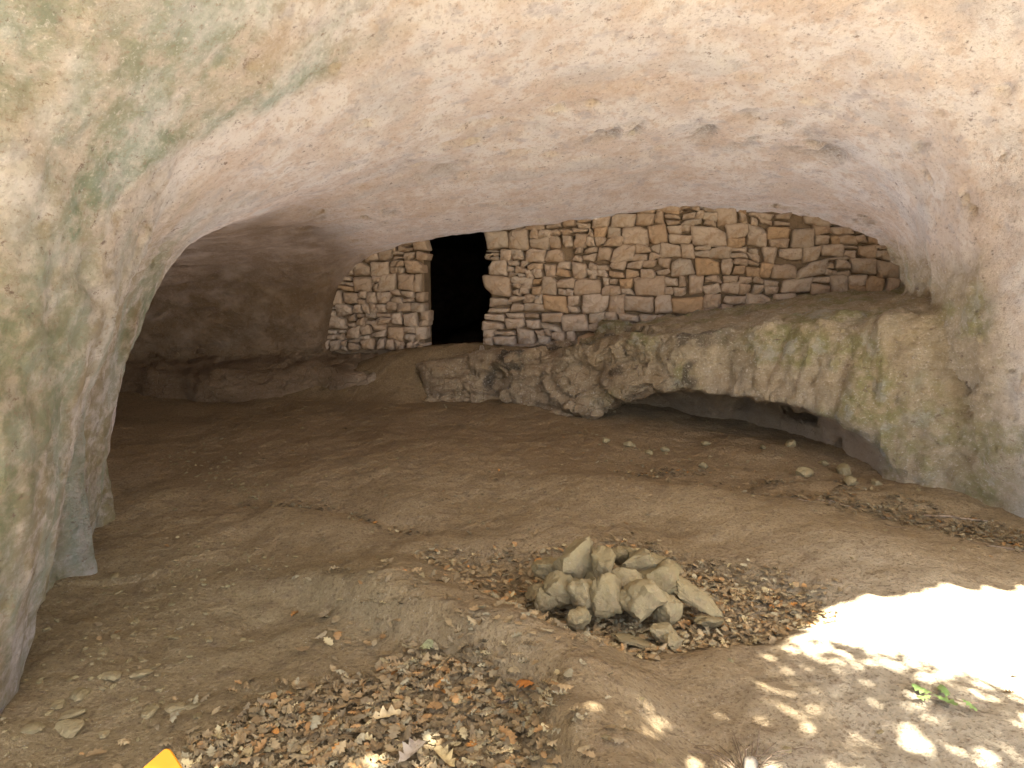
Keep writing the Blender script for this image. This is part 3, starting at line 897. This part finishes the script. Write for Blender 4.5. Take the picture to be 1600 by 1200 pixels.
def leaves_mesh(name, pos, size, normal_tilt, r, tints, curl=(.0, 1.2), yaw=None):
    n = len(pos); m = len(LEAF_V)
    P = np.repeat(LEAF_V[None], n, 0) * size[:, None, None]
    cu = r.uniform(curl[0], curl[1], n)[:, None]; cv = r.uniform(-.3, 1.0, n)[:, None] * (curl[1] / 1.2)
    sz = size[:, None]
    P[:, :, 2] = cu * (P[:, :, 1] ** 2) / sz * 2.2 + cv * (P[:, :, 0] ** 2) / sz * .9 + .03 * sz * r.uniform(-1, 1, (n, m))
    P[:, :, 1] *= (1 - .35 * np.clip(cu, 0, 1))
    ya = r.uniform(0, 6.283, n) if yaw is None else yaw
    ti = r.normal(0, normal_tilt, n); tj = r.normal(0, normal_tilt, n) + np.where(r.random(n) < .4, math.pi, 0)
    cx, sx = np.cos(tj), np.sin(tj); cy, sy = np.cos(ti), np.sin(ti); cz, sz_ = np.cos(ya), np.sin(ya)
    X, Y, Z = P[:, :, 0], P[:, :, 1], P[:, :, 2]
    Y, Z = Y * cx[:, None] - Z * sx[:, None], Y * sx[:, None] + Z * cx[:, None]
    X, Z = X * cy[:, None] + Z * sy[:, None], -X * sy[:, None] + Z * cy[:, None]
    X, Y = X * cz[:, None] - Y * sz_[:, None], X * sz_[:, None] + Y * cz[:, None]
    V = np.stack([X, Y, Z], 2) + pos[:, None, :]
    low = V[:, :, 2].min(1) - (pos[:, 2])
    V[:, :, 2] -= np.minimum(low, 0)[:, None] * .8
    F = (LEAF_F[None] + (np.arange(n) * m)[:, None, None]).reshape(-1, 3)
    me = np_mesh(name, V.reshape(-1, 3), F, True)
    color_attr(me, 'tint', np.repeat(tints, m, 0))
    return me

BROWN = np.array([(.22, .145, .08), (.19, .138, .085), (.25, .178, .105), (.28, .155, .07), (.16, .115, .072), (.35, .27, .16), (.25, .205, .14), (.40, .18, .055)])
def tints_for(r, n, bright=1.0):
    bright = bright * 1.25
    c = BROWN[r.choice(len(BROWN), n, p=[.20, .23, .17, .06, .15, .07, .11, .01])]
    return c * r.uniform(.75, 1.25, (n, 1)) * bright * (.93, 1.0, .92)

def litter(name, n, dens, seed, label, layer=.025, smin_=.03, smax_=.075, bright=1.0):
    r = np.random.default_rng(seed)
    p = cloud(r, n, dens)
    z = ground_z(p[:, 0], p[:, 1]) + .003 + layer * r.random(n) ** 1.5
    s = r.uniform(smin_, smax_, n)
    me = leaves_mesh(name, np.stack([p[:, 0], p[:, 1], z], 1), s, .2, r, tints_for(r, n, bright))
    return tag(link_mesh(name, me, M_leaf), label, 'leaves', kind='stuff')

def d_pit(X, Y):
    pd = np.where(inside(X, Y, PIT), -1, 1) * seg_dist(X, Y, PIT, True)
    n = fbm(X * 3, Y * 3, 5, 3)
    return sstep(.06, -.12, pd + .05 * n) * np.where(X < .15, .45, 1.0)
litter('leaf_litter', 3400, d_pit, 21, 'russet oak leaf litter filling the pit around the stone heap', .018, .025, .06, 1.12)
FRONT = np.array([(-1.15, 2.0), (-1.05, 2.3), (-.85, 2.55), (-.6, 2.75), (-.5, 3.0), (-.72, 3.28), (-.35, 3.0), (-.13, 2.83), (.05, 2.66), (.12, 2.5), (.09, 2.3), (.12, 1.9)])
def d_front(X, Y):
    sd = np.where(inside(X, Y, FRONT), -1, 1) * seg_dist(X, Y, FRONT, True) + .10 * fbm(X * 3, Y * 3, 2, 3)
    return sstep(.08, -.10, sd) + .06 * sstep(.5, .1, sd)
litter('leaf_litter', 2500, d_front, 22, 'thick brown oak leaf litter lying in the hollow below the earth bank', .022, .028, .07)
def d_gully(X, Y):
    g = seg_dist(X, Y, np.array([(1.1, 5.6), (1.9, 5.3), (2.4, 5.05), (2.9, 4.55), (3.3, 4.2)]))
    t = seg_dist(X, Y, np.array([(-1.75, 5.0), (-1.2, 4.85), (-.62, 4.5)]))
    return np.clip((np.exp(-(g / .2) ** 2) + .9 * np.exp(-(t / .09) ** 2)) * sstep(-.3, .4, fbm(X * 4, Y * 4, 3, 3)), 0, 1)
litter('leaf_litter', 1500, d_gully, 23, 'thin dark leaf litter and crumbs strewn along the gullies behind the pit', .008, .02, .05, .7)
litter('leaf_litter', 420, lambda X, Y: np.where((Y < 7.5) & (X > -2.2) & (Y < edge_y(X) - .1), .3, 0) * sstep(-.2, .6, fbm(X * 1.5, Y * 1.5, 8, 3)), 24, 'stray single oak leaves dotted over the open earth floor', .003, .02, .05, .8)

def one_leaf(x, y, size, tint, seed, label, yaw, dz=.03, curl=(.2, .7)):
    r = np.random.default_rng(seed)
    me = leaves_mesh('oak_leaf', np.array([[0., 0., 0.]]), np.array([size]), .15, r, np.array([tint]), curl, np.array([yaw]))
    o = link_mesh('oak_leaf', me, M_leaf)
    o.location = (x, y, gz_at(x, y) + dz)
    return tag(o, label, 'leaf')
one_leaf(-.46, 2.46, .12, (.52, .42, .24), 41, 'large cream lobed oak leaf lying on the brown litter', .3)
one_leaf(.05, 2.58, .12, (.42, .17, .04), 42, 'bright orange curled oak leaf at the foot of the bank', 2.0, .035)
one_leaf(-.36, 2.93, .11, (.33, .36, .20), 43, 'pale green oak leaf lying at the top of the brown litter', 1.4)
one_leaf(-.34, 2.27, .13, (.36, .31, .24), 44, 'long grey-tan curled leaf on the brown litter', 1.0, .035, (.6, 1.2))
one_leaf(-.22, 2.24, .12, (.50, .40, .20), 45, 'yellowish folded leaf beside the grey curled leaf', 2.2, .035, (.6, 1.2))

# green sprig on the sunlit ground
def tube(pts, rad, seg=6):
    pts = [np.array(p, float) for p in pts]
    V, F = [], []
    for i, p in enumerate(pts):
        t = pts[min(i + 1, len(pts) - 1)] - pts[max(i - 1, 0)]
        t = t / max(np.linalg.norm(t), 1e-9)
        a = np.cross(t, (0, 0, 1) if abs(t[2]) < .9 else (1, 0, 0)); a /= np.linalg.norm(a)
        b = np.cross(t, a)
        for k in range(seg):
            an = 2 * math.pi * k / seg
            V.append(p + rad[i] * (math.cos(an) * a + math.sin(an) * b))
        if i:
            for k in range(seg):
                F.append(((i - 1) * seg + k, (i - 1) * seg + (k + 1) % seg, i * seg + (k + 1) % seg, i * seg + k))
    c0, c1 = len(V), len(V) + 1
    V += [pts[0], pts[-1]]
    n = len(pts) - 1
    tri = [(c0, (k + 1) % seg, k, k) for k in range(seg)] + [(c1, n * seg + k, n * seg + (k + 1) % seg, n * seg + (k + 1) % seg) for k in range(seg)]
    return V, F, [t[:3] for t in tri]

def tube_mesh(name, chains, seg=6):
    bm = bmesh.new()
    for pts, rad in chains:
        V, F, T = tube(pts, rad, seg)
        vs = [bm.verts.new(v) for v in V]
        for f in F + T:
            try: bm.faces.new([vs[i] for i in f])
            except ValueError: pass
    me = bpy.data.meshes.new(name)
    bm.to_mesh(me); bm.free()
    for p in me.polygons: p.use_smooth = True
    return me

def bark_material(name, a, b):
    t = NT(name)
    n = t.noise(14, 6, .65, t.coord((1, 1, .25)))
    return t.done(t.mix(t.ramp(n, .35, .65), a, b), t.bump(n, .02))
M_bark = bark_material('bark', (.10, .085, .065), (.22, .19, .15))
M_twig = bark_material('twig_wood', (.13, .09, .055), (.25, .19, .13))
M_grey = bark_material('weathered_wood', (.11, .095, .075), (.17, .15, .12))

def sprig(x, y):
    root = empty('green_sprig', (x, y, gz_at(x, y) + .006))
    tag(root, 'fallen sprig with a few green leaves on the pale ground near the sunlight', 'sprig')
    link_mesh('stem', tube_mesh('stem', [([(-.10, .03, 0), (-.02, 0, .012), (.06, -.02, .008), (.13, -.015, .002)], [.0025, .0025, .002, .0015])]), M_twig, root)
    r = np.random.default_rng(77)
    for (lx, ly, s, yw) in ((-.08, .05, .075, 2.3), (-.03, -.02, .08, -.7), (.0, .04, .085, 1.2), (-.1, .0, .06, 3.3), (.04, -.05, .06, -1.1)):
        me = leaves_mesh('leaf', np.array([[0., 0., 0.]]), np.array([s]), .2, r, np.array([(.13, .20, .06)]) * r.uniform(.8, 1.3), (.2, .7), np.array([yw]))
        link_mesh('leaf', me, M_leaf, root).location = (lx, ly, .012)
sprig(1.64, 2.55)

def stick(x, y, L, rad, yaw, label, seed, group=None):
    r = np.random.default_rng(seed)
    pts = [np.array((t * L, r.uniform(-.02, .02) * L, 0)) for t in np.linspace(-.5, .5, 6)]
    c, s = math.cos(yaw), math.sin(yaw)
    pts = [np.array((p[0] * c - p[1] * s, p[0] * s + p[1] * c, gz_at(x + p[0] * c - p[1] * s, y + p[0] * s + p[1] * c) - gz_at(x, y) + rad * .7)) for p in pts]
    o = link_mesh('stick', tube_mesh('stick', [(pts, [rad * (1 - .5 * i / 5) for i in range(6)])]), M_twig)
    o.location = (x, y, gz_at(x, y))
    return tag(o, label, 'stick', group)
stick(-.02, 2.60, .16, .009, .1, 'short grey stick in the leaves beside the orange leaf', 1)
stick(2.95, 4.72, .38, .012, -.35, 'dark stick lying along the foot of the right rock wall', 2)
for i in range(12):
    a = np.random.default_rng(500 + i)
    t = a.random()
    stick(1.6 + 1.5 * t + a.uniform(-.1, .1), 5.25 - 1.0 * t + a.uniform(-.25, .2), a.uniform(.08, .2), a.uniform(.003, .006), a.uniform(-.9, .3), 'thin dark twig among the crumbs of the gully behind the pit', 510 + i, 'twigs in the gully')

# grey cut stump with a spray of fine roots in the dappled light
sx, sy = .755, 2.14
st_root = empty('cut_stump', (sx, sy, gz_at(sx, sy) - .02))
tag(st_root, 'thin grey cut sapling stump with wiry twigs in the dappled light', 'stump')
link_mesh('trunk', tube_mesh('trunk', [([(0, -.01, -.03), (0, 0, .02), (.004, .004, .07), (.006, .006, .10), (.006, .007, .108)], [.034, .027, .024, .023, .016])], 12), M_grey, st_root)
rr = np.random.default_rng(12)
for i in range(22):
    a = rr.uniform(.4, 2.75)
    L = rr.uniform(.12, .34)
    p = [(0, .02, .03)] + [(math.cos(a) * L * t + rr.uniform(-.012, .012), .02 + math.sin(a) * L * t + rr.uniform(-.012, .012), .03 * (1 - t) + .05 * math.sin(3.1 * t) * rr.random() + .022) for t in (.35, .7, 1)]
    link_mesh('twig', tube_mesh('twig', [(p, [.0022, .002, .0016, .001])], 4), M_twig, st_root)

# ================================================================== YELLOW BOARD whose corner stands before the camera
def yellow_board():
    t = NT('yellow_paint')
    t.b.inputs['Roughness'].default_value = .5
    my = t.done(t.mix(t.noise(8, 3), (.40, .165, .006), (.45, .19, .01)))
    root = empty('yellow_board', (-.72, 1.32, gz_at(-.72, 1.32)))
    tag(root, 'bright yellow board with a rounded corner pointing upward', 'sign')
    hw, hh, rc, th = .11, .075, .012, .004
    out = []
    for (cx, cy, a0) in ((hw - rc, hh - rc, 0), (-hw + rc, hh - rc, 90), (-hw + rc, -hh + rc, 180), (hw - rc, -hh + rc, 270)):
        for k in range(6):
            a = R(a0 + 18 * k)
            out.append((cx + rc * math.cos(a), cy + rc * math.sin(a)))
    bm = bmesh.new()
    f = bm.faces.new([bm.verts.new((p[0], 0, p[1])) for p in out])
    ex = bmesh.ops.extrude_face_region(bm, geom=[f])
    bmesh.ops.translate(bm, verts=[v for v in ex['geom'] if isinstance(v, bmesh.types.BMVert)], vec=(0, th, 0))
    bmesh.ops.recalc_face_normals(bm, faces=bm.faces[:])
    me = bpy.data.meshes.new('panel'); bm.to_mesh(me); bm.free()
    p = link_mesh('panel', me, my, root)
    p.rotation_euler = (R(-18), R(-42), 0)
    p.location = BOARD_LOC
    link_mesh('post', tube_mesh('post', [([(0, .03, -.1), (0, .03, .3), (0, .03, BOARD_LOC[2])], [.018, .018, .016])], 10), M_grey, root)
    return root
BOARD_LOC = (0, 0, .53)
yellow_board()

# ================================================================== OAK outside, behind the camera, whose crown dapples the ground
def oak(x, y, cr, rad, nleaf, seed, label):
    r = np.random.default_rng(seed)
    zb = gz_at(x, y)
    root = empty('oak_tree', (x, y, zb))
    tag(root, label, 'tree')
    base = np.array((x, y, zb))
    top = np.array(cr) - base
    chains = [([(0, 0, -.2), (.03, 0, .8), top * (.15, .15, .42), top * (.45, .45, .7), top * (.8, .8, .9), top], [.24, .17, .15, .12, .08, .03])]
    clumps = []
    for i in range(60):
        dv = r.normal(size=3); dv /= np.linalg.norm(dv)
        clumps.append(top + dv * np.array(rad) * r.uniform(.2, .9))
    for c in clumps[:26]:
        s = top * (.5, .5, .68) + (c - top) * .12
        mid = (s + c) / 2 + r.normal(size=3) * .12
        chains.append(([s, mid, c], [.05, .03, .008]))
    link_mesh('trunk', tube_mesh('trunk', chains, 8), M_bark, root)
    q = r.normal(size=(nleaf, 3)); q /= np.linalg.norm(q, axis=1, keepdims=True)
    pos = top + q * np.array(rad) * r.random((nleaf, 1)) ** (1 / 2.6)
    pos = pos[vnoise(pos[:, 0] * 5.0, pos[:, 1] * 5.0, pos[:, 2] * 1.2) < .40]
    nleaf = len(pos)
    t = np.array([(.055, .085, .025)]) * r.uniform(.7, 1.5, (nleaf, 1))
    me = leaves_mesh('crown', pos, r.uniform(.06, .10, nleaf), .7, r, t, (.0, .5))
    link_mesh('crown', me, M_leaf, root)
oak(-1.2, -4.6, (1.64, -1.06, 4.15), (1.75, 1.22, .45), 15000, 61, 'leafy oak standing on the open ground outside the cave mouth')
